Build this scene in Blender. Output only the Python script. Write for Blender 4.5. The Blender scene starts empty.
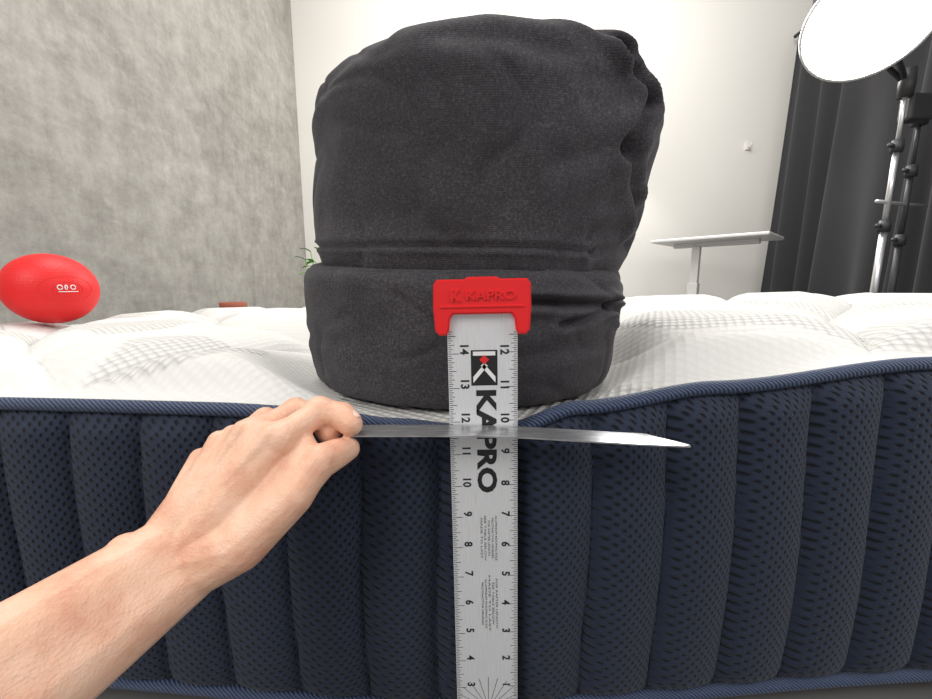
import bpy, bmesh, math, random
from mathutils import Vector, Matrix, noise
random.seed(4)
S = bpy.context.scene
S.view_settings.view_transform = 'Standard'
S.view_settings.look = 'None'
S.view_settings.exposure = 0.0

# ---------------------------------------------------------------- helpers
def lerp(a, b, t): return a + (b - a) * t
def sstep(t):
    t = max(0.0, min(1.0, t)); return t * t * (3 - 2 * t)
def interp(knots, x):
    if x <= knots[0][0]: return knots[0][1]
    for (a, va), (b, vb) in zip(knots, knots[1:]):
        if x <= b:
            return lerp(va, vb, sstep((x - a) / (b - a)))
    return knots[-1][1]

def empty(name, loc=(0, 0, 0), rot=(0, 0, 0)):
    e = bpy.data.objects.new(name, None)
    e.empty_display_size = 0.05
    e.location = loc; e.rotation_euler = rot
    S.collection.objects.link(e)
    return e

def mesh_obj(name, verts, faces, mat=None, parent=None, smooth=True, fix=True):
    me = bpy.data.meshes.new(name)
    me.from_pydata([tuple(v) for v in verts], [], faces)
    if fix:
        bm = bmesh.new(); bm.from_mesh(me)
        bmesh.ops.recalc_face_normals(bm, faces=bm.faces)
        bm.to_mesh(me); bm.free()
    ob = bpy.data.objects.new(name, me)
    S.collection.objects.link(ob)
    if mat: me.materials.append(mat)
    if smooth:
        for p in me.polygons: p.use_smooth = True
    if parent: ob.parent = parent
    return ob

def bm_obj(name, bm, mat=None, parent=None, smooth=False):
    me = bpy.data.meshes.new(name)
    bm.to_mesh(me); bm.free()
    ob = bpy.data.objects.new(name, me)
    S.collection.objects.link(ob)
    if mat: me.materials.append(mat)
    if smooth:
        for p in me.polygons: p.use_smooth = True
    if parent: ob.parent = parent
    return ob

def add_box(bm, c, s, bev=0.0, rot=None):
    r = bmesh.ops.create_cube(bm, size=1.0)
    vs = r['verts']
    for v in vs:
        v.co = Vector((v.co.x * s[0], v.co.y * s[1], v.co.z * s[2]))
    if bev > 0:
        es = list({e for v in vs for e in v.link_edges})
        r2 = bmesh.ops.bevel(bm, geom=es, offset=bev, segments=3, affect='EDGES', profile=0.5)
        vs = list({v for f in r2['faces'] for v in f.verts} | {v for v in vs if v.is_valid})
    M = (rot.to_4x4() if rot else Matrix.Identity(4))
    for v in vs:
        v.co = M @ v.co + Vector(c)

def box(name, c, s, mat, parent=None, bev=0.0, rot=None):
    bm = bmesh.new(); add_box(bm, c, s, bev, rot)
    return bm_obj(name, bm, mat, parent)

def tube_data(pts, r, n=10, cap=True):
    pts = [Vector(p) for p in pts]
    V = []; F = []
    up = Vector((0, 0, 1))
    for i, p in enumerate(pts):
        d = (pts[min(i + 1, len(pts) - 1)] - pts[max(i - 1, 0)]).normalized()
        u = up if abs(d.z) < 0.95 else Vector((1, 0, 0))
        a = d.cross(u).normalized(); b = a.cross(d).normalized()
        rr = r[i] if isinstance(r, (list, tuple)) else r
        for k in range(n):
            t = 2 * math.pi * k / n
            V.append(p + a * math.cos(t) * rr + b * math.sin(t) * rr)
    for i in range(len(pts) - 1):
        for k in range(n):
            F.append((i * n + k, i * n + (k + 1) % n, (i + 1) * n + (k + 1) % n, (i + 1) * n + k))
    if cap:
        F.append(tuple(range(n))[::-1]); F.append(tuple((len(pts) - 1) * n + k for k in range(n)))
    return V, F
def tube(name, pts, r, mat, parent=None, n=12):
    V, F = tube_data(pts, r, n)
    return mesh_obj(name, V, F, mat, parent)

def lathe(name, prof, mat, parent=None, n=40, M=None):
    V = []; F = []
    for (r, z) in prof:
        for k in range(n):
            t = 2 * math.pi * k / n
            V.append(Vector((max(r, 1e-5) * math.cos(t), max(r, 1e-5) * math.sin(t), z)))
    for i in range(len(prof) - 1):
        for k in range(n):
            F.append((i * n + k, i * n + (k + 1) % n, (i + 1) * n + (k + 1) % n, (i + 1) * n + k))
    if M: V = [M @ v for v in V]
    return mesh_obj(name, V, F, mat, parent)

# ---------------------------------------------------------------- materials
def newmat(name, col, rough=0.6, metal=0.0, sheen=0.0, spec=None):
    m = bpy.data.materials.new(name); m.use_nodes = True
    b = m.node_tree.nodes['Principled BSDF']
    b.inputs['Base Color'].default_value = (*col, 1)
    b.inputs['Roughness'].default_value = rough
    b.inputs['Metallic'].default_value = metal
    if sheen:
        b.inputs['Sheen Weight'].default_value = sheen
        b.inputs['Sheen Roughness'].default_value = 0.5
    if spec is not None: b.inputs['Specular IOR Level'].default_value = spec
    return m
def N(m, t, **kw):
    n = m.node_tree.nodes.new(t)
    for k, v in kw.items(): setattr(n, k, v)
    return n
def L(m, a, b): m.node_tree.links.new(a, b)
def bsdf(m): return m.node_tree.nodes['Principled BSDF']
def coords(m, scale=(1, 1, 1), rot=(0, 0, 0)):
    tc = N(m, 'ShaderNodeTexCoord'); mp = N(m, 'ShaderNodeMapping')
    mp.inputs['Scale'].default_value = scale
    mp.inputs['Rotation'].default_value = rot
    L(m, tc.outputs['Object'], mp.inputs['Vector'])
    return mp.outputs['Vector']
def ramp(m, fac, stops):
    r = N(m, 'ShaderNodeValToRGB')
    els = r.color_ramp.elements
    els[0].position, els[0].color = stops[0][0], (*stops[0][1], 1)
    els[1].position, els[1].color = stops[-1][0], (*stops[-1][1], 1)
    for p, c in stops[1:-1]:
        e = els.new(p); e.color = (*c, 1)
    L(m, fac, r.inputs['Fac'])
    return r.outputs['Color']
def noise_tex(m, vec, scale, detail=4, rough=0.5):
    n = N(m, 'ShaderNodeTexNoise')
    n.inputs['Scale'].default_value = scale; n.inputs['Detail'].default_value = detail
    n.inputs['Roughness'].default_value = rough
    L(m, vec, n.inputs['Vector']); return n.outputs['Fac']
def vor(m, vec, scale, rnd=0.25):
    n = N(m, 'ShaderNodeTexVoronoi')
    n.inputs['Scale'].default_value = scale
    n.inputs['Randomness'].default_value = rnd
    L(m, vec, n.inputs['Vector']); return n.outputs['Distance']
def vor2(m, vec, scale, rnd=0.1):
    n = N(m, 'ShaderNodeTexVoronoi'); n.voronoi_dimensions = '2D'
    n.inputs['Scale'].default_value = scale
    n.inputs['Randomness'].default_value = rnd
    L(m, vec, n.inputs['Vector']); return n.outputs['Distance']
def bump(m, h, strength, dist, prev=None):
    b = N(m, 'ShaderNodeBump')
    b.inputs['Strength'].default_value = strength; b.inputs['Distance'].default_value = dist
    L(m, h, b.inputs['Height'])
    if prev: L(m, prev, b.inputs['Normal'])
    L(m, b.outputs['Normal'], bsdf(m).inputs['Normal'])
    return b.outputs['Normal']
def math_node(m, op, a, b=None):
    n = N(m, 'ShaderNodeMath', operation=op)
    for i, q in enumerate((a, b)):
        if q is None: continue
        if isinstance(q, (int, float)): n.inputs[i].default_value = q
        else: L(m, q, n.inputs[i])
    return n.outputs[0]

# plaster
m_plaster = newmat('grey_plaster', (0.3, 0.29, 0.27), 0.8)
n1 = noise_tex(m_plaster, coords(m_plaster, (1, 1, 1)), 1.1, 12, 0.78)
n2 = noise_tex(m_plaster, coords(m_plaster, (1, 1, 2.0), (0.35, 0, 0)), 5.0, 10, 0.8)
n3 = noise_tex(m_plaster, coords(m_plaster, (1, 3.0, 1.0), (0.1, 0, 0)), 4, 8, 0.8)
mx = math_node(m_plaster, 'ADD', math_node(m_plaster, 'MULTIPLY', n1, 0.38), math_node(m_plaster, 'MULTIPLY', n2, 0.37))
mx = math_node(m_plaster, 'ADD', mx, math_node(m_plaster, 'MULTIPLY', n3, 0.25))
L(m_plaster, ramp(m_plaster, mx, [(0.39, (0.22, 0.21, 0.185)), (0.5, (0.355, 0.34, 0.31)), (0.61, (0.50, 0.48, 0.445))]), bsdf(m_plaster).inputs['Base Color'])
bump(m_plaster, n2, 0.3, 0.008)

m_white = newmat('white_wall_paint', (0.84, 0.82, 0.775), 0.85)
bump(m_white, noise_tex(m_white, coords(m_white), 40, 3), 0.05, 0.003)
m_greyw = newmat('dark_grey_wall_paint', (0.22, 0.22, 0.23), 0.8)
m_floor = newmat('concrete_floor', (0.42, 0.41, 0.39), 0.6)
L(m_floor, ramp(m_floor, noise_tex(m_floor, coords(m_floor), 3, 8), [(0.3, (0.10, 0.10, 0.10)), (0.7, (0.16, 0.155, 0.15))]), bsdf(m_floor).inputs['Base Color'])

# navy knit: lattice of small dark dimples
def navy(name, sc):
    m = newmat(name, (0.02, 0.03, 0.06), 0.8, sheen=0.08, spec=0.3)
    tc = N(m, 'ShaderNodeTexCoord'); sp = N(m, 'ShaderNodeSeparateXYZ'); cb = N(m, 'ShaderNodeCombineXYZ')
    L(m, tc.outputs['Object'], sp.inputs[0])
    s_ = math_node(m, 'ADD', sp.outputs[0], sp.outputs[1])
    a_ = math_node(m, 'ADD', s_, sp.outputs[2]); b_ = math_node(m, 'SUBTRACT', s_, sp.outputs[2])
    L(m, a_, cb.inputs[0]); L(m, b_, cb.inputs[1])
    vd = vor2(m, cb.outputs[0], sc, 0.12)
    fin = noise_tex(m, tc.outputs['Object'], 900, 3)
    tot = math_node(m, 'ADD', vd, math_node(m, 'MULTIPLY', fin, 0.3))
    L(m, ramp(m, tot, [(0.33, (0.0022, 0.004, 0.010)), (0.43, (0.0135, 0.0195, 0.040)), (0.85, (0.022, 0.031, 0.059))]), bsdf(m).inputs['Base Color'])
    pit = N(m, 'ShaderNodeMapRange'); pit.inputs['From Min'].default_value = .10; pit.inputs['From Max'].default_value = .36
    pit.interpolation_type = 'SMOOTHSTEP'
    L(m, vd, pit.inputs['Value'])
    nb = bump(m, pit.outputs[0], 0.9, 0.0016)
    bump(m, fin, 0.4, 0.0008, nb)
    return m
m_navy = navy('navy_knit', 112)
m_seam_shade = newmat('dark_seam_thread', (0.006, 0.009, 0.02), 0.9)  # seam thread, darkened to paint in the groove shade

m_pipe = newmat('blue_piping', (0.04, 0.075, 0.18), 0.6, sheen=0.1)
w = N(m_pipe, 'ShaderNodeTexWave'); w.wave_type = 'BANDS'; w.bands_direction = 'DIAGONAL'
w.inputs['Scale'].default_value = 150; w.inputs['Distortion'].default_value = 1.6
L(m_pipe, coords(m_pipe), w.inputs['Vector'])
L(m_pipe, ramp(m_pipe, w.outputs['Fac'], [(0.2, (0.010, 0.02, 0.05)), (0.8, (0.05, 0.08, 0.165))]), bsdf(m_pipe).inputs['Base Color'])
bump(m_pipe, w.outputs['Fac'], 0.7, 0.001)

# white knit top
m_top = newmat('white_knit', (0.7, 0.7, 0.69), 0.9, sheen=0.0, spec=0.2)
vd = vor2(m_top, coords(m_top, (1, .85, 1), (0, 0, .5)), 120, 0.15)
big = noise_tex(m_top, coords(m_top), 5, 0)
sel = ramp(m_top, big, [(0.49, (0.35, 0.35, 0.35)), (0.51, (1, 1, 1))])
hh = math_node(m_top, 'MULTIPLY', vd, sel)
L(m_top, ramp(m_top, hh, [(0.0, (0.70, 0.69, 0.665)), (0.3, (0.66, 0.65, 0.627)), (0.65, (0.48, 0.475, 0.458))]), bsdf(m_top).inputs['Base Color'])
nb = bump(m_top, hh, 0.9, 0.004)
bump(m_top, noise_tex(m_top, coords(m_top), 900, 2), 0.25, 0.0006, nb)
m_under = newmat('grey_underside_fabric', (0.10, 0.10, 0.11), 0.9)

# canvas
m_canvas = newmat('charcoal_canvas', (0.05, 0.05, 0.055), 0.9, sheen=0.05, spec=0.3)
c = coords(m_canvas)
def wave(m, d, sc, dist):
    q = N(m, 'ShaderNodeTexWave'); q.bands_direction = d; q.inputs['Scale'].default_value = sc
    q.inputs['Distortion'].default_value = dist; L(m, c, q.inputs['Vector']); return q.outputs['Fac']
weave = math_node(m_canvas, 'MULTIPLY', wave(m_canvas, 'Z', 190, .5), wave(m_canvas, 'X', 190, .5))
dust = noise_tex(m_canvas, c, 8, 8, 0.7)
fine = noise_tex(m_canvas, c, 480, 3, 0.8)
dd = math_node(m_canvas, 'ADD', math_node(m_canvas, 'MULTIPLY', dust, 0.35), math_node(m_canvas, 'MULTIPLY', fine, 0.65))
L(m_canvas, ramp(m_canvas, dd, [(0.38, (0.028, 0.026, 0.030)), (0.52, (0.052, 0.0485, 0.055)), (0.68, (0.125, 0.118, 0.126))]), bsdf(m_canvas).inputs['Base Color'])
nb = bump(m_canvas, weave, 0.4, 0.0008)
bump(m_canvas, noise_tex(m_canvas, c, 20, 2), 0.25, 0.006, nb)

m_alu = newmat('brushed_aluminium', (0.62, 0.63, 0.65), 0.42, metal=0.3)
ns = noise_tex(m_alu, coords(m_alu, (30, 1, 1.0)), 60, 3)
L(m_alu, ramp(m_alu, ns, [(0.3, (0.68, 0.69, 0.71)), (0.7, (0.80, 0.81, 0.83))]), bsdf(m_alu).inputs['Base Color'])
m_steel = newmat('polished_steel', (0.62, 0.62, 0.63), 0.3, metal=0.8)
L(m_steel, ramp(m_steel, noise_tex(m_steel, coords(m_steel, (1, 6, 1)), 60, 5), [(0.35, (0.42, 0.42, 0.43)), (0.65, (0.66, 0.66, 0.67))]), bsdf(m_steel).inputs['Base Color'])
m_ink = newmat('black_ink', (0.012, 0.012, 0.013), 0.5)
m_redink = newmat('red_ink', (0.7, 0.02, 0.02), 0.5)
m_whiteink = newmat('white_ink', (0.8, 0.8, 0.8), 0.5)
m_red = newmat('red_plastic', (0.80, 0.010, 0.014), 0.42)
m_ball = newmat('red_rubber', (0.74, 0.008, 0.010), 0.5)
bump(m_ball, vor(m_ball, coords(m_ball), 160), 0.25, 0.002)
m_terra = newmat('terracotta', (0.32, 0.09, 0.05), 0.8)
m_leaf = newmat('leaf_green', (0.13, 0.38, 0.04), 0.5)
m_soil = newmat('soil', (0.04, 0.03, 0.02), 0.9)
m_desk = newmat('white_laminate', (0.78, 0.77, 0.75), 0.4)
m_blackp = newmat('black_metal', (0.03, 0.03, 0.032), 0.45)
m_chrome = newmat('chrome', (0.7, 0.7, 0.72), 0.3, metal=0.8)
m_curt = newmat('charcoal_curtain_cloth', (0.040, 0.040, 0.044), 0.95, sheen=0.15, spec=0.2)
m_skin = newmat('skin', (0.8, 0.5, 0.36), 0.48)
b = bsdf(m_skin)
b.inputs['Subsurface Weight'].default_value = 0.12
b.inputs['Subsurface Radius'].default_value = (1.0, 0.35, 0.2)
b.inputs['Subsurface Scale'].default_value = 0.003
c = coords(m_skin)
L(m_skin, ramp(m_skin, noise_tex(m_skin, c, 32, 6, .6), [(0.3, (0.68, 0.33, 0.22)), (0.5, (0.80, 0.48, 0.335)), (0.7, (0.86, 0.58, 0.43))]), b.inputs['Base Color'])
nb = bump(m_skin, noise_tex(m_skin, c, 150, 5, .6), 0.35, 0.002)
bump(m_skin, vor(m_skin, c, 700, .9), 0.3, 0.0006, nb)
m_nail = newmat('fingernail', (0.85, 0.58, 0.48), 0.25)
m_lamp = bpy.data.materials.new('lamp_diffuser'); m_lamp.use_nodes = True
bb = bsdf(m_lamp); bb.inputs['Base Color'].default_value = (1, 1, 1, 1)
bb.inputs['Emission Color'].default_value = (1, 0.98, 0.95, 1); bb.inputs['Emission Strength'].default_value = 18.0

# ---------------------------------------------------------------- room
box('floor', (0.5, 1.2, -0.05), (8.0, 6.4, 0.1), m_floor)
box('wall_left', (-1.66, 2.1, 1.7), (0.12, 4.1, 3.4), m_plaster)
box('wall_back', (0.72, 4.16, 1.7), (4.88, 0.12, 3.4), m_white)
box('wall_right', (3.22, 2.1, 1.7), (0.12, 4.0, 3.4), m_greyw)
hk = empty('wall_hook', (2.70, 4.09, 1.72))
box('plate', (0, 0, 0), (0.05, 0.014, 0.07), m_white, hk, 0.004)
tube('peg', [(0, -0.005, -0.01), (0, -0.04, -0.015), (0, -0.055, 0.01)], 0.006, m_white, hk)

# ---------------------------------------------------------------- mattress
X0, X1, YR = -1.05, 1.27, 1.48
BX, BY = -0.004, 0.515
def yf(x): return 0.306 + 0.034 * (1 - math.exp(-(x / 0.33) ** 2))
FK = [(-1.05, .300), (-.39, .301), (-.2, .301), (-.125, .299), (-.055, .291), (0.0, .286), (.030, .287), (.09, .305), (.2, .319), (.39, .336), (1.27, .350)]
def zedge(x, y):
    return lerp(interp(FK, x), 0.314 + 0.028 * x, sstep((y - .33) / .5))
def ztop(x, y):
    e = min(y - yf(x), YR - y, x - X0, X1 - x)
    z = zedge(x, y) + 0.012 * (1 - math.exp(-max(e, 0) / 0.02))
    wx = x + 0.035 * math.sin(9 * y + 1) + .03; wy = y + .07 + 0.03 * math.sin(9 * x + .6)
    g1 = abs(math.sin(math.pi * (wx / .38 + wy / .42)))
    g2 = abs(math.sin(math.pi * (wx / .38 - wy / .42)))
    q = (min(1, g1 * 1.5) * min(1, g2 * 1.5)) ** 0.40
    z += 0.036 * q * sstep(e / 0.06) - 0.015 * sstep(e / .03)
    rr = math.hypot((x - BX), (y - BY))
    s = sstep(1 - (rr - 0.170) / 0.095)
    z = lerp(z, 0.2865, s)
    if e < 0.004: z = min(z, zedge(x, y) + 0.002)
    return z
mt = empty('mattress')
nx = 640
ys = [0, .003, .006, .010, .015, .02, .027, .035]
while ys[-1] < 1: ys.append(ys[-1] + 0.0045)
ys = [min(t, 1) for t in ys]
V = []; F = []
for t in ys:
    for i in range(nx + 1):
        x = lerp(X0, X1, i / nx); a = yf(x); y = lerp(a, YR, t)
        V.append((x, y, ztop(x, y)))
for j in range(len(ys) - 1):
    for i in range(nx):
        k = j * (nx + 1) + i
        F.append((k, k + 1, k + nx + 2, k + nx + 1))
mesh_obj('top_cover', V, F, m_top, mt)
ZB = 0.031; SP = 0.0635
def wob_(s, t): return 0.0022 * math.sin(t * 6 + s * 9) + .006 * t * (1 if s > 0 else -1) * min(1, abs(s) / .3)
def bul(s, t):
    env = min(1, math.sin(math.pi * t) * 5) if 0 < t < 1 else 0
    ph = abs(math.sin(math.pi * (s + wob_(s, t) - 0.04) / SP))
    return 0.015 * (ph ** 0.55) * env + 0.003 * math.sin(math.pi * t)
def side(name, P, nrm, s_arr):
    V = []; F = []; R = 40
    for s in s_arr:
        x, y = P(s); zt = zedge(x, y) - 0.001
        for r in range(R + 1):
            t = r / R; z = lerp(ZB, zt, t)
            bl = bul(s, t)
            V.append((x + nrm[0] * bl, y + nrm[1] * bl, z))
    for i in range(len(s_arr) - 1):
        for r in range(R):
            k = i * (R + 1) + r
            F.append((k, k + 1, k + R + 2, k + R + 1))
    mesh_obj(name, V, F, m_navy, mt)
n = 1100
side('side_panel_front', lambda s: (s, yf(s)), (0, -1), [lerp(X0, X1, i / n) for i in range(n + 1)])
side('side_panel_back', lambda s: (s, YR), (0, 1), [lerp(X0, X1, i / 200) for i in range(201)])
side('side_panel_left', lambda s: (X0, s), (-1, 0), [lerp(yf(X0), YR, i / 200) for i in range(201)])
side('side_panel_right', lambda s: (X1, s), (1, 0), [lerp(yf(X1), YR, i / 200) for i in range(201)])
V = []; F = []
for k in range(-17, 20):
    base = 0.04 + k * SP
    if not (X0 + .01 < base < X1 - .01): continue
    pts = []
    for r in range(1, 40):
        t = r / 40; s = base
        for _ in range(4): s = base - wob_(s, t)
        pts.append((s, yf(s) - bul(s, t) - .0004, lerp(ZB, zedge(s, yf(s)), t)))
    v_, f_ = tube_data(pts, .0011, 6)
    o = len(V); V += v_; F += [tuple(i + o for i in f) for f in f_]
mesh_obj('channel_seam_shade', V, F, m_seam_shade, mt)  # dark tubes along the seams, groove shade put into their colour
def loop_pts():
    p = [(lerp(X0, X1, i / 300), None) for i in range(301)]
    p = [(x, yf(x)) for x, _ in p]
    p += [(X1, lerp(yf(X1), YR, i / 40)) for i in range(1, 41)]
    p += [(lerp(X1, X0, i / 60), YR) for i in range(1, 61)]
    p += [(X0, lerp(YR, yf(X0), i / 40)) for i in range(1, 41)]
    return p
lp = loop_pts()
tube('piping_top', [(x, y - (0.004 if y < .35 else 0), zedge(x, y)) for x, y in lp], 0.0056, m_pipe, mt, 10)
tube('piping_bottom', [(x, y - (0.004 if y < .35 else 0), ZB) for x, y in lp], 0.0056, m_pipe, mt, 10)
V = []; F = []
for i, (x, y) in enumerate(lp):
    for k, (ins, z) in enumerate([(0.0, ZB), (0.003, ZB - 0.012), (0.012, 0.010), (0.03, 0.001)]):
        xx = x + (ins if x < X0 + .01 else -ins if x > X1 - .01 else 0)
        yy = y + (ins if y < .35 else -ins if y > YR - .01 else 0)
        V.append((xx, yy, z))
for i in range(len(lp) - 1):
    for k in range(3):
        a = i * 4 + k; F.append((a, a + 1, a + 5, a + 4))
mesh_obj('bottom_cover', V, F, m_under, mt)
box('bottom_sheet', ((X0 + X1) / 2, (0.37 + YR - .03) / 2, 0.006), (X1 - X0 - .07, YR - .03 - .37, 0.008), m_under, mt)

# ---------------------------------------------------------------- sandbag (weight)
def catmull(P, n):
    out = []
    Q = [P[0]] + P + [P[-1]]
    for i in range(1, len(Q) - 2):
        for k in range(n):
            t = k / n
            o = []
            for c in range(2):
                a, b_, c_, d = Q[i - 1][c], Q[i][c], Q[i + 1][c], Q[i + 2][c]
                o.append(0.5 * ((2 * b_) + (-a + c_) * t + (2 * a - 5 * b_ + 4 * c_ - d) * t * t + (-a + 3 * b_ - 3 * c_ + d) * t ** 3))
            out.append(tuple(o))
    out.append(P[-1])
    return out
def seg_dist(p, a, b):
    ab = (b[0] - a[0], b[1] - a[1]); ap = (p[0] - a[0], p[1] - a[1])
    l = ab[0] ** 2 + ab[1] ** 2
    t = max(0, min(1, (ap[0] * ab[0] + ap[1] * ab[1]) / l))
    return math.hypot(ap[0] - t * ab[0], ap[1] - t * ab[1])
def bag(name, prof, cxf, creases, lump, parent, seed, scf=None, zf=None):
    P = catmull(prof, 11); nt = 360
    V = []; F = []
    for (r, z) in P:
        for k in range(nt):
            th = -math.pi + 2 * math.pi * k / nt
            fade = min(1, r / 0.08)
            d = 0
            for (a, b_, w, dep) in creases:
                q = seg_dist((th * 0.18, z), (a[0] * 0.18, a[1]), (b_[0] * 0.18, b_[1]))
                if q < w * 6:
                    d += -dep * math.exp(-(q / w) ** 2) + 0.5 * dep * math.exp(-((q - 2.3 * w) / (1.3 * w)) ** 2)
            p3 = Vector((math.sin(th) * 1.8, math.cos(th) * 1.8, z * 10 + seed))
            d += lump * noise.noise(p3) + 0.0018 * noise.noise(p3 * 2.5)
            wn = noise.noise(Vector((math.sin(th) * 2.6 + z * 5, math.cos(th) * 2.6, z * 16 + seed * 2)))
            d += -0.0024 * math.exp(-(wn / .09) ** 2)
            rr = max(r + d * fade, 0)
            zz = z + (zf(th, z, r) if zf else 0)
            sc = scf(th, z) if scf else 0
            V.append((BX + cxf(z) + (rr + sc * fade) * math.sin(th), BY - (rr) * math.cos(th), zz))
    for i in range(len(P) - 1):
        for k in range(nt):
            F.append((i * nt + k, i * nt + (k + 1) % nt, (i + 1) * nt + (k + 1) % nt, (i + 1) * nt + k))
    return mesh_obj(name, V, F, m_canvas, parent)
sb = empty('sandbag')
def front_sag(th, z, z0, wdt):
    return -.016 * max(0, math.cos(th)) * math.exp(-((z - z0) / wdt) ** 2)
bag('lower_section',
    [(0.0, .289), (.12, .287), (.165, .289), (.180, .301), (.184, .34), (.185, .375), (.186, .400), (.1855, .416), (.180, .425), (.165, .430), (.08, .432), (0, .433)],
    lambda z: 0.0,
    [((.25, .395), (.9, .385), .0045, .010), ((.9, .385), (1.25, .365), .005, .009), ((.50, .368), (1.3, .395), .0035, .007),
     ((-1.3, .345), (-.6, .35), .006, .002), ((.1, .335), (.9, .35), .007, .003)],
    .003, sb, 3.1, None, lambda th, z, r: front_sag(th, z, .43, .045))
def upsc(th, z):
    return 0.010 * math.exp(-((th - 1.25) / .45) ** 2 - ((z - .560) / .035) ** 2) + .014 * math.exp(-((th - 1.3) / .5) ** 2 - ((z - .465) / .045) ** 2)
def upz(th, z, r):
    k = sstep((z - .54) / .07)
    x = r * math.sin(th)
    return k * (-.014 - .004 * sstep(-x / .15) + .004 * sstep(x / .15)) - .012 * math.exp(-((th - 1.0) / .5) ** 2) * (1 - sstep((z - .42) / .05)) + front_sag(th, z, .425, .05)
bag('upper_section',
    [(0.0, .424), (.10, .422), (.150, .421), (.168, .425), (.1745, .436), (.180, .462), (.187, .505), (.1905, .552), (.1895, .590), (.181, .612), (.153, .627), (.103, .637), (.05, .641), (0, .641)],
    lambda z: 0.004 + 0.018 * sstep((z - .42) / .13),
    [((.36, .635), (.62, .600), .006, .008), ((.62, .600), (.80, .560), .006, .011), ((.80, .560), (.70, .520), .007, .010),
     ((.70, .520), (.95, .485), .007, .008), ((.95, .485), (1.15, .470), .006, .005), ((-1.5, .447), (.7, .445), .0017, .0035), ((.7, .445), (1.1, .452), .004, .005),
     ((.62, .60), (.95, .605), .006, .004), ((.9, .46), (.65, .455), .005, .005), ((-.2, .60), (.30, .585), .010, .003), ((.70, .52), (.35, .50), .009, .003),
     ((-1.2, .585), (-.5, .615), .010, .003), ((-.9, .47), (-.3, .465), .010, .002)],
    .005, sb, 7.7, upsc, upz)
# top carrying strap
V = []; F = []
for i in range(31):
    t = i / 30; x = lerp(-.05, .065, t); z = .628 + .009 * math.sin(math.pi * t) ** .6
    for dy, dz in ((-.02, 0), (.02, 0), (.02, .004), (-.02, .004)):
        V.append((x + .01, BY - .045 + dy, z + dz - .007))
for i in range(30):
    for k in range(4):
        F.append((i * 4 + k, i * 4 + (k + 1) % 4, (i + 1) * 4 + (k + 1) % 4, (i + 1) * 4 + k))
F += [(0, 1, 2, 3), (120, 121, 122, 123)]
mesh_obj('carry_strap', V, F, m_canvas, sb, smooth=False)

# ---------------------------------------------------------------- vertical ruler
RU = empty('metal_ruler', (0.0190, 0.2830, 0.0), (0, -math.radians(1.15), 0))
HW = 0.0250; RH = 0.392
box('blade', (0, 0, RH / 2), (2 * HW, 0.0016, RH), m_alu, RU, 0.0003)
YF = -0.00095
def text_mesh(name, body, size, mat, parent, cx, cz, fit_len=None, fit_h=None, y=YF, bold=0.0, horiz=False, extr=0.0):
    cu = bpy.data.curves.new(name, 'FONT'); cu.body = body; cu.size = size
    cu.offset = bold; cu.resolution_u = 3; cu.extrude = extr
    ob = bpy.data.objects.new(name + '_tmp', cu); S.collection.objects.link(ob)
    bpy.context.view_layer.update()
    dg = bpy.context.evaluated_depsgraph_get()
    me = bpy.data.meshes.new_from_object(ob.evaluated_get(dg))
    bpy.data.objects.remove(ob)
    xs = [v.co.x for v in me.vertices]; ys_ = [v.co.y for v in me.vertices]
    mx_, my_ = (min(xs) + max(xs)) / 2, (min(ys_) + max(ys_)) / 2
    sx = fit_len / (max(xs) - min(xs)) if fit_len else 1
    sy = fit_h / (max(ys_) - min(ys_)) if fit_h else (sx if not fit_len else 1)
    for v in me.vertices:
        a = (v.co.x - mx_) * sx; b_ = (v.co.y - my_) * sy
        if horiz: v.co = Vector((cx + a, y - v.co.z, cz + b_))
        else: v.co = Vector((cx + b_, y - v.co.z, cz - a))
    me.materials.clear(); me.materials.append(mat)
    o = bpy.data.objects.new(name, me); S.collection.objects.link(o); o.parent = parent
    return o
def quads(name, Q, mat, parent, y=YF):
    V = []; F = []
    for (xa, za, xb, zb) in Q:
        k = len(V)
        V += [(xa, y, za), (xb, y, za), (xb, y, zb), (xa, y, zb)]
        F.append((k, k + 1, k + 2, k + 3))
    return mesh_obj(name, V, F, mat, parent, smooth=False, fix=False)
I = 0.0254
Q = []
for i in range(0, 16 * 16):
    ln = .0075 if i % 16 == 0 else .0055 if i % 8 == 0 else .0042 if i % 4 == 0 else .0032 if i % 2 == 0 else .0022
    th = .00022
    z = i * I / 16 - .0036
    if 0.005 < z < .368: Q.append((-HW + .0004, z - th, -HW + .0004 + ln, z + th))
    z = i * I / 16 + .048
    if z < .368: Q.append((HW - .0004 - ln, z - th, HW - .0004, z + th))
quads('graduation_marks', Q, m_ink, RU)
for k in range(1, 15):
    z = k * I - .0036
    text_mesh('inch_number_a%d' % k, str(k), .0084, m_ink, RU, -.0130, z + .0028, bold=.00025)
for k in range(1, 13):
    z = k * I + .048
    text_mesh('inch_number_b%d' % k, str(k), .0084, m_ink, RU, .0158, z + .0015, bold=.00025)
lz0, lz1 = .3285, .3545
quads('logo_panel', [(-.0085, lz0, .0105, lz1)], m_ink, RU)
def poly(name, pts, mat, y):
    return mesh_obj(name, [(a, y, b_) for a, b_ in pts], [tuple(range(len(pts)))], mat, RU, smooth=False, fix=False)
yl = YF - .0002
poly('logo_bar', [(-.007, .3505), (.009, .3505), (.009, .3535), (-.007, .3535)], m_whiteink, yl)
poly('logo_leg_a', [(.0015, .3450), (-.0070, .3350), (-.0070, .3305), (.0035, .3430)], m_whiteink, yl)
poly('logo_leg_b', [(.0005, .3450), (.0090, .3350), (.0090, .3305), (-.0015, .3430)], m_whiteink, yl)
poly('logo_diamond', [(.001, .3440), (.0045, .3475), (.001, .3510), (-.0025, .3475)], m_redink, yl - .0002)
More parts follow.
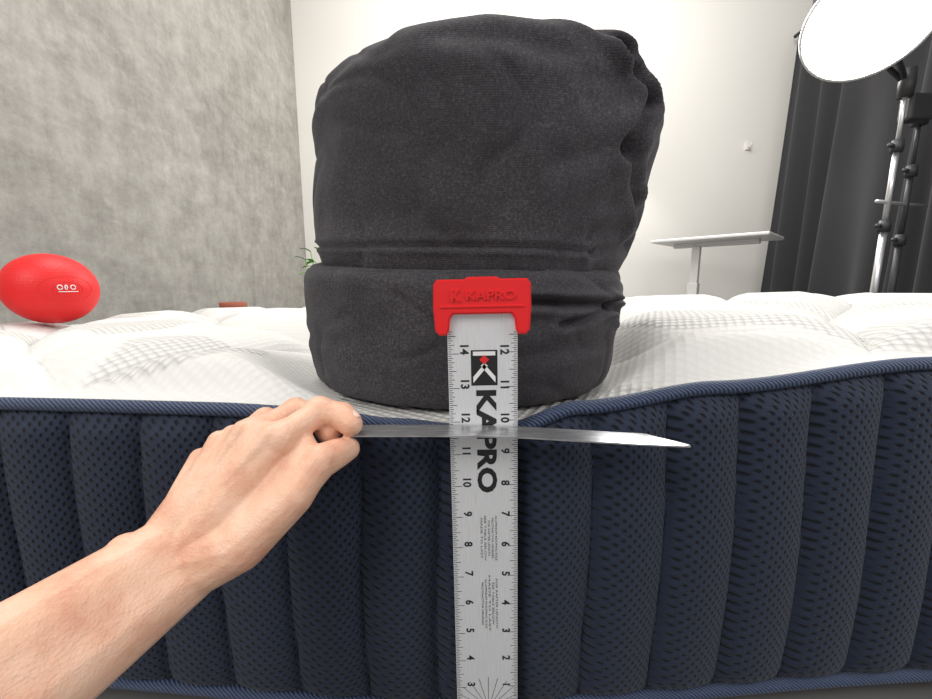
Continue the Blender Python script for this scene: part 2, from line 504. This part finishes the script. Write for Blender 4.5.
text_mesh('brand_print', 'KAPRO', .02, m_ink, RU, .0022, .285, fit_len=.080, fit_h=.0150, bold=.0008)
lines = ['ALUMINIUM ROOFING RULE', 'PROTRACTOR DEGREES', 'FOR RAFTER LENGTH', 'SEE TABLE BELOW', 'MADE TO LAST']
for i, t in enumerate(lines):
    text_mesh('fine_print_a%d' % i, t, .003, m_ink, RU, .0085 - i * .0028, .207, fit_len=.038 - .004 * (i % 3), fit_h=.0015)
    text_mesh('fine_print_b%d' % i, lines[(i + 2) % 5], .003, m_ink, RU, .0085 - i * .0028, .150, fit_len=.05 - .006 * ((i + 1) % 3), fit_h=.0015)
V = []; F = []
for a in range(0, 181, 15):
    t = math.radians(a); d = Vector((math.cos(t), 0, math.sin(t))); p = Vector((-d.z, 0, d.x)) * .00018
    o = Vector((.001, YF, .052)); k = len(V)
    r1 = .021 if a in (0, 180) else .030
    e_ = min(r1, .0235 / max(abs(d.x), .01))
    V += [o + d * .008 - p, o + d * e_ - p, o + d * e_ + p, o + d * .008 + p]
    F.append((k, k + 1, k + 2, k + 3))
mesh_obj('protractor_marks', V, F, m_ink, RU, smooth=False, fix=False)
bm = bmesh.new()
pr = [(-.0330, .369), (-.0300, .366), (-.0255, .366), (-.0235, .369), (-.0225, .3775), (-.0200, .3805), (.0200, .3805), (.0225, .3775),
      (.0235, .369), (.0255, .366), (.0300, .366), (.0330, .369), (.0340, .385), (.0335, .401), (.0310, .4045),
      (.012, .4045), (.010, .4060), (-.010, .4060), (-.012, .4045), (-.0310, .4045), (-.0335, .401), (-.0340, .385)]
vs = [bm.verts.new((a, -.0062, b_)) for a, b_ in pr]
f = bm.faces.new(vs)
ext = bmesh.ops.extrude_face_region(bm, geom=[f])
for e in ext['geom']:
    if isinstance(e, bmesh.types.BMVert): e.co.y = .0062
bmesh.ops.recalc_face_normals(bm, faces=bm.faces)
be = [e for e in bm.edges if abs(e.verts[0].co.y - e.verts[1].co.y) < 1e-6]
bmesh.ops.bevel(bm, geom=be, offset=.0012, segments=2, affect='EDGES')
bm_obj('end_cap', bm, m_red, RU)
text_mesh('cap_emboss', 'KAPRO', .01, m_red, RU, .006, .3935, fit_len=.034, fit_h=.0065, y=-.0064, horiz=True, bold=.0002, extr=.0010)
text_mesh('cap_emboss_logo', 'K', .01, m_red, RU, -.018, .3935, fit_len=.007, fit_h=.008, y=-.0064, horiz=True, bold=.0004, extr=.0010)
box('cap_ridge', (0, -.0064, .3858), (.058, .0012, .0014), m_red, RU, .0003)

# ---------------------------------------------------------------- horizontal steel rule held in hand
sr = empty('steel_straightedge')
V = []; F = []; T = .0010; n = 60
for i in range(n + 1):
    t = i / n; x = lerp(-.0845, .150, t)
    far = .2812 - .072 * max(0, x - .040); near = far - .0200
    z = .2974 - .0045 * sstep((x + .02) / .18)
    if x > .128:
        far = lerp(far, near + .0015, (x - .128) / .022)
    for y, dzz in ((near, 0), (far, .0006)):
        for dz in (0, T):
            V.append((x, y, z + dz + dzz))
for i in range(n):
    a = i * 4; b_ = a + 4
    F += [(a, a + 2, b_ + 2, b_), (a + 1, b_ + 1, b_ + 3, a + 3), (a, b_, b_ + 1, a + 1), (a + 2, a + 3, b_ + 3, b_ + 2)]
F += [(0, 1, 3, 2), (n * 4, n * 4 + 2, n * 4 + 3, n * 4 + 1)]
mesh_obj('blade', V, F, m_steel, sr, smooth=False)

# ---------------------------------------------------------------- hand and forearm
def fib(n=110):
    out = []
    for i in range(n):
        z = 1 - 2 * (i + .5) / n; r = math.sqrt(1 - z * z); t = i * 2.399963
        out.append(Vector((r * math.cos(t), r * math.sin(t), z)))
    return out
FB = fib()
allV = []; allF = []
def hull(sph):
    bm = bmesh.new()
    for c, r in sph:
        for d in FB: bm.verts.new(Vector(c) + d * r)
    res = bmesh.ops.convex_hull(bm, input=bm.verts)
    dead = [g for g in res['geom_interior'] if isinstance(g, bmesh.types.BMVert)]
    dead += [v for v in bm.verts if not v.link_faces and v not in dead]
    bmesh.ops.delete(bm, geom=list(set(dead)), context='VERTS')
    bmesh.ops.recalc_face_normals(bm, faces=bm.faces)
    bm.verts.index_update(); k = len(allV)
    for v in bm.verts: allV.append(v.co.copy())
    for f in bm.faces: allF.append(tuple(v.index + k for v in f.verts))
    bm.free()
def chain(P):
    for a, b_ in zip(P, P[1:]): hull([a, b_])
Vc = Vector
Pv = Vc((.575, -.13, -.81)).normalized()
W = Vc((-.1728, .217, .2374))
Fm = Vc((-.199, .165, .2275)); E1 = Vc((-.240, .085, .2145)); E2 = Vc((-.30, -.04, .195))
def pair(c, off, r): return [(c + Pv * off, r), (c - Pv * off, r)]
hull(pair(W, .0105, .0172) + pair(Fm, .0115, .0205))
hull(pair(Fm, .0115, .0205) + pair(E1, .012, .0265))
hull(pair(E1, .012, .0265) + pair(E2, .010, .034))
mp = Vc((-.1741, .2565, .2815)); mr = Vc((-.1607, .2564, .2937)); mm = Vc((-.1423, .2538, .3020)); mi = Vc((-.120, .2458, .3020))
DN = Vc((-.42, -.62, .66)).normalized()
wl = W - Pv * .012; wr = W + Pv * .010
hull([(wl, .0160), (W, .0170), (mp, .0095), (mr, .0105)])
hull([(W, .0170), (wl, .0145), (mr, .0105), (mm, .0110)])
hull([(W, .0170), (wr, .0160), (mm, .0110), (mi, .0105)])
for k, (m_, o) in enumerate(((mp, -.010), (mr, -.004), (mm, .002), (mi, .007))):
    a = W + Pv * o + DN * .0125
    chain([(lerp(a, m_, .25) + DN * .003, .0030), (lerp(a, m_, .6) + DN * .0066, .0036), (m_ + DN * .0072, .0068)])
hull([(W - Pv * .016 + DN * .006 + Vc((-.006, -.012, -.002)), .0105)])
cmc = Vc((-.1355, .2186, .2460)); tm = Vc((-.1060, .2290, .2720)); ti = Vc((-.0945, .2425, .2880)); tt = Vc((-.0820, .2620, .2886))
hull([(wr, .016), (cmc, .0155), (mi + Vc((.0, .004, -.012)), .010)])
hull([(cmc, .0155), (tm, .0120), (mi + Vc((.0, .006, -.010)), .0090)])
hull([(W, .016), (cmc, .0155)])
hull([(tm, .0105), (lerp(tm, ti, .8), .0090), (mi + Vc((.008, .010, -.002)), .0080)])
chain([(cmc, .0155), (tm, .0120), (lerp(tm, ti, .5), .0108), (ti, .0116), (lerp(ti, tt, .5), .0104), (tt, .0086)])
def finger(m, p, d, t, r):
    chain([(m, r * 1.22), (lerp(m, p, .3), r * .98), (lerp(m, p, .7), r * .93), (p, r * 1.10), (lerp(p, d, .5), r * .92), (d, r * .98), (lerp(d, t, .6), r * .92), (t, r * .82)])
fi = (mi, Vc((-.1030, .2715, .3125)), Vc((-.0870, .2700, .3098)), Vc((-.0790, .2630, .3058)))
finger(*fi, .0100)
finger(mm, Vc((-.1255, .2845, .3080)), Vc((-.1040, .2820, .3010)), Vc((-.0965, .2700, .2970)), .0098)
finger(mr, Vc((-.1500, .2870, .3005)), Vc((-.1290, .2885, .2880)), Vc((-.1210, .2780, .2770)), .0091)
finger(mp, Vc((-.1715, .2810, .2900)), Vc((-.1560, .2820, .2770)), Vc((-.1480, .2700, .2680)), .0081)
hd = empty('hand_with_forearm')
me = bpy.data.meshes.new('hand_skin'); me.from_pydata([tuple(v) for v in allV], [], allF)
ho = bpy.data.objects.new('hand_skin', me); S.collection.objects.link(ho); me.materials.append(m_skin); ho.parent = hd
md = ho.modifiers.new('r', 'REMESH'); md.mode = 'VOXEL'; md.voxel_size = 0.0010; md.use_smooth_shade = True
md = ho.modifiers.new('s', 'SMOOTH'); md.iterations = 5; md.factor = 0.6
def nail(name, c, along, nrm, l, w):
    along = along.normalized(); nrm = (nrm - along * nrm.dot(along)).normalized(); sd = along.cross(nrm)
    bm = bmesh.new(); bmesh.ops.create_uvsphere(bm, u_segments=20, v_segments=12, radius=1)
    for v in bm.verts:
        x, y, z = v.co
        q = along * x * l + sd * y * w + nrm * (z * .0012 - (y * y) * .0022)
        v.co = c + q
    return bm_obj(name, bm, m_nail, hd, True)
ix = (fi[3] - fi[2]).normalized()
nn = Vc((.75, -.1, .65)); nn = (nn - ix * nn.dot(ix)).normalized()
nail('index_nail', lerp(fi[2], fi[3], .8) + nn * .0080, ix, nn, .0055, .0046)

# ---------------------------------------------------------------- exercise ball
bl = empty('exercise_ball', (-.902, .880, .3925))
bm = bmesh.new(); bmesh.ops.create_uvsphere(bm, u_segments=64, v_segments=40, radius=.0790)
for v in bm.verts:
    v.co.z *= .95
bm_obj('ball_shell', bm, m_ball, bl, True)
def on_ball(yaw, pit, r=.0792):
    return Vector((math.sin(yaw) * math.cos(pit) * r, -math.cos(yaw) * math.cos(pit) * r, math.sin(pit) * r * .95))
yaw0 = 1.12
for i, (ax, w_) in enumerate([(-.16, .05), (-.04, .06), (.10, .05)]):
    tu = []
    for k in range(13):
        t = 2 * math.pi * k / 12
        tu.append(on_ball(yaw0 + ax + w_ * math.cos(t) * (1 if i != 1 else .4), .05 + .06 * math.sin(t), .0793))
    tube('print_glyph_%d' % i, tu, .0010, m_whiteink, bl, 6)
tu = [on_ball(yaw0 - .20 + .40 * k / 14, -.07, .0793) for k in range(15)]
tube('print_line', tu, .0009, m_whiteink, bl, 6)
for i in range(2):
    rr_ = .2 + .16 * i
    tu = [on_ball(yaw0 + rr_ * 1.6 * math.cos(t), rr_ * math.sin(t), .0788) for t in [2 * math.pi * k / 40 for k in range(41)]]
    tube('moulded_ring_%d' % i, tu, .0008, m_ball, bl, 6)

# ---------------------------------------------------------------- terracotta pot
tp = empty('terracotta_pot', (-1.03, 1.78, 0))
lathe('pot_body', [(0, 0), (.034, 0), (.044, .28), (.053, .28), (.055, .325), (.048, .327), (.044, .31), (0, .305)], m_terra, tp)

# ---------------------------------------------------------------- potted plant
pp = empty('potted_plant', (-.83, 2.42, 0))
lathe('planter', [(0, 0), (.085, 0), (.115, .20), (.12, .215), (.108, .218), (.10, .19), (0, .185)], m_desk, pp)
lathe('soil', [(0, .196), (.103, .192)], m_soil, pp)
for i in range(34):
    a = i * 2.4; hgt = random.uniform(.20, .42); sp = random.uniform(.03, .12)
    base = Vector((0.02 * math.cos(a), 0.02 * math.sin(a), .19))
    tip = Vector((sp * math.cos(a), sp * math.sin(a), .19 + hgt))
    tube('stem_%d' % i, [base, (base + tip) / 2 + Vector((0, 0, .02)), tip], .0025, m_leaf, pp, 6)
    d = Vector((math.cos(a), math.sin(a), .35 + random.uniform(-.3, .5))).normalized()
    sd = d.cross(Vector((0, 0, 1))).normalized(); up = sd.cross(d)
    V = []; F = []
    for j in range(9):
        t = j / 8; w_ = .026 * math.sin(math.pi * min(t * .93 + .05, 1)) ** .8
        p = tip + d * .075 * t - Vector((0, 0, .03 * t * t))
        V += [p - sd * w_ + up * .004, p, p + sd * w_ + up * .004]
    for j in range(8):
        a_ = j * 3
        F += [(a_, a_ + 1, a_ + 4, a_ + 3), (a_ + 1, a_ + 2, a_ + 5, a_ + 4)]
    mesh_obj('leaf_%d' % i, V, F, m_leaf, pp)

# ---------------------------------------------------------------- standing desk
dk = empty('standing_desk', (1.98, 3.28, 0), (0, 0, -math.radians(47)))
box('desk_top', (0, 0, .755), (.80, .50, .024), m_desk, dk, .008)
box('support_beam', (0, 0, .725), (.60, .06, .035), m_desk, dk, .004)
box('column', (-.12, -.02, .42), (.06, .05, .59), m_desk, dk, .006)
box('column_base', (-.12, -.02, .22), (.075, .065, .40), m_desk, dk, .006)
box('foot_a', (-.12, -.02, .015), (.07, .48, .03), m_desk, dk, .008)
box('foot_b', (-.12, -.02, .015), (.5, .07, .028), m_desk, dk, .008)

# ---------------------------------------------------------------- curtain
ct = empty('blackout_curtain')
V = []; F = []; nu = 420; nv = 24
for i in range(nu + 1):
    y = lerp(1.5, 4.03, i / nu)
    for j in range(nv + 1):
        t = j / nv; z = lerp(0.01, 2.62, t)
        amp = lerp(.060, .03, t)
        x = 2.97 + amp * math.sin(y * 24 + 1.6 * math.sin(y * 7) + .7 * (1 - t)) + .03 * math.sin(y * 11 + t) - .05 * (1 - t)
        V.append((x, y, z))
for i in range(nu):
    for j in range(nv):
        k = i * (nv + 1) + j
        F.append((k, k + 1, k + nv + 2, k + nv + 1))
mesh_obj('curtain_cloth', V, F, m_curt, ct)
tube('curtain_rail', [(3.00, 1.45, 2.64), (3.00, 4.05, 2.64)], .016, m_blackp, ct)

# ---------------------------------------------------------------- studio light
sl = empty('studio_light')
SX, SY = 2.25, 2.20
def stand(parent, x, y, h, mat, tag):
    tube('stand_lower_' + tag, [(x, y, .10), (x, y, h * .5)], .017, mat, parent)
    tube('stand_mid_' + tag, [(x, y, h * .5), (x, y, h * .78)], .0135, mat, parent)
    tube('stand_upper_' + tag, [(x, y, h * .78), (x, y, h)], .010, mat, parent)
    for q, zz in enumerate((h * .5, h * .78)):
        lathe('collar_%s_%d' % (tag, q), [(0, -.03), (.026, -.03), (.028, 0), (.024, .03), (0, .03)], m_blackp, parent, 20, Matrix.Translation((x, y, zz)))
        tube('knob_%s_%d' % (tag, q), [(x - .02, y, zz), (x - .06, y - .02, zz)], .011, m_blackp, parent)
    for q in range(3):
        a = q * 2.094 + .5
        tube('leg_%s_%d' % (tag, q), [(x, y, .34), (x + .20 * math.cos(a), y + .20 * math.sin(a), .20), (x + .40 * math.cos(a), y + .40 * math.sin(a), .012)], .009, mat, parent)
        tube('brace_%s_%d' % (tag, q), [(x, y, .12), (x + .22 * math.cos(a), y + .22 * math.sin(a), .17)], .006, mat, parent)
stand(sl, SX - .03, SY, 1.42, m_chrome, 'a')
C = Vector((1.86, 2.06, 1.60))
nd = Vector((-1.0, -1.5, -1.75)).normalized()
q = nd.to_track_quat('Z', 'Y').to_matrix().to_4x4()
M = Matrix.Translation(C) @ q
lathe('diffuser', [(0, .045), (.10, .040), (.18, .025), (.236, .004), (.242, -.006)], m_lamp, sl, 56, M)
lathe('softbox_rim', [(.240, .006), (.250, .006), (.252, -.012), (.243, -.012)], m_desk, sl, 56, M)
lathe('softbox_shell', [(.244, -.004), (.248, -.010), (.240, -.03), (.15, -.11), (.07, -.16), (.065, -.17), (0, -.17)], m_blackp, sl, 56, M)
lathe('light_body', [(0, -.16), (.06, -.16), (.062, -.34), (.05, -.36), (0, -.36)], m_blackp, sl, 32, M)
back = M @ Vector((0, 0, -.25))
tube('yoke', [back + Vector((.0, .075, 0)), back + Vector((.02, .08, -.10)), Vector((SX - .03, SY, 1.40))], .012, m_blackp, sl)
tube('yoke_b', [back + Vector((.0, -.075, 0)), back + Vector((.02, -.08, -.10)), Vector((SX - .03, SY, 1.40))], .012, m_blackp, sl)
lathe('tilt_bracket', [(0, -.06), (.03, -.06), (.034, 0), (.03, .07), (0, .07)], m_blackp, sl, 20, Matrix.Translation((SX - .03, SY, 1.40)))
box('ballast', (SX + .07, SY + .03, 1.30), (.13, .07, .13), m_blackp, sl, .015)
s2 = sl
stand(s2, 2.42, 2.30, 1.30, m_blackp, 'b')
tube('boom_arm', [(2.12, 2.16, .83), (2.42, 2.30, .84), (2.60, 2.36, .845)], .009, m_chrome, s2)
lathe('grip_head', [(0, -.035), (.035, -.035), (.035, .035), (0, .035)], m_blackp, s2, 24, Matrix.Translation((2.42, 2.30, 1.28)))
box('grip_clamp', (2.42, 2.29, 1.34), (.07, .05, .09), m_blackp, s2, .01)

# ---------------------------------------------------------------- lights
def area(name, loc, target, size, power, col=(1, 1, 1)):
    l = bpy.data.lights.new(name, 'AREA'); l.shape = 'RECTANGLE'; l.size = size[0]; l.size_y = size[1]
    l.energy = power; l.color = col
    o = bpy.data.objects.new(name, l); S.collection.objects.link(o)
    o.location = loc
    o.rotation_euler = (Vector(target) - Vector(loc)).to_track_quat('-Z', 'Y').to_euler()
    return o
area('ceiling_softlight', (-0.6, 1.2, 3.2), (0.1, .7, 0), (1.4, 1.2), 48, (1, .985, .95))
area('rear_relief_fill', (1.7, 3.6, 2.2), (0.0, .7, .3), (.9, .9), 50, (1, .985, .96))  # added area light, grazes the mattress top to bring out its relief
area('back_wall_fill', (0.6, 2.4, 3.3), (0.9, 4.1, 1.0), (2.6, .8), 72, (1, .97, .92))  # added area light that brightens the white back wall
area('side_softlight', (-1.3, -1.2, 2.0), (0, .5, .3), (1.0, 1.0), 30, (1, .975, .94))
area('right_softlight', (1.9, -0.6, 1.7), (0.2, .5, .2), (.9, .9), 20, (1, .98, .96))
w = bpy.data.worlds.new('World'); S.world = w; w.use_nodes = True
w.node_tree.nodes['Background'].inputs[0].default_value = (1, .99, .975, 1)
w.node_tree.nodes['Background'].inputs[1].default_value = 0.56

# ---------------------------------------------------------------- camera
cd = bpy.data.cameras.new('Camera'); cd.sensor_width = 36; cd.lens = 400 / 932 * 36; cd.clip_start = .01
co = bpy.data.objects.new('Camera', cd); S.collection.objects.link(co)
co.location = (0, 0, .40); co.rotation_euler = (math.radians(90 - 9.1), 0, 0)
S.camera = co
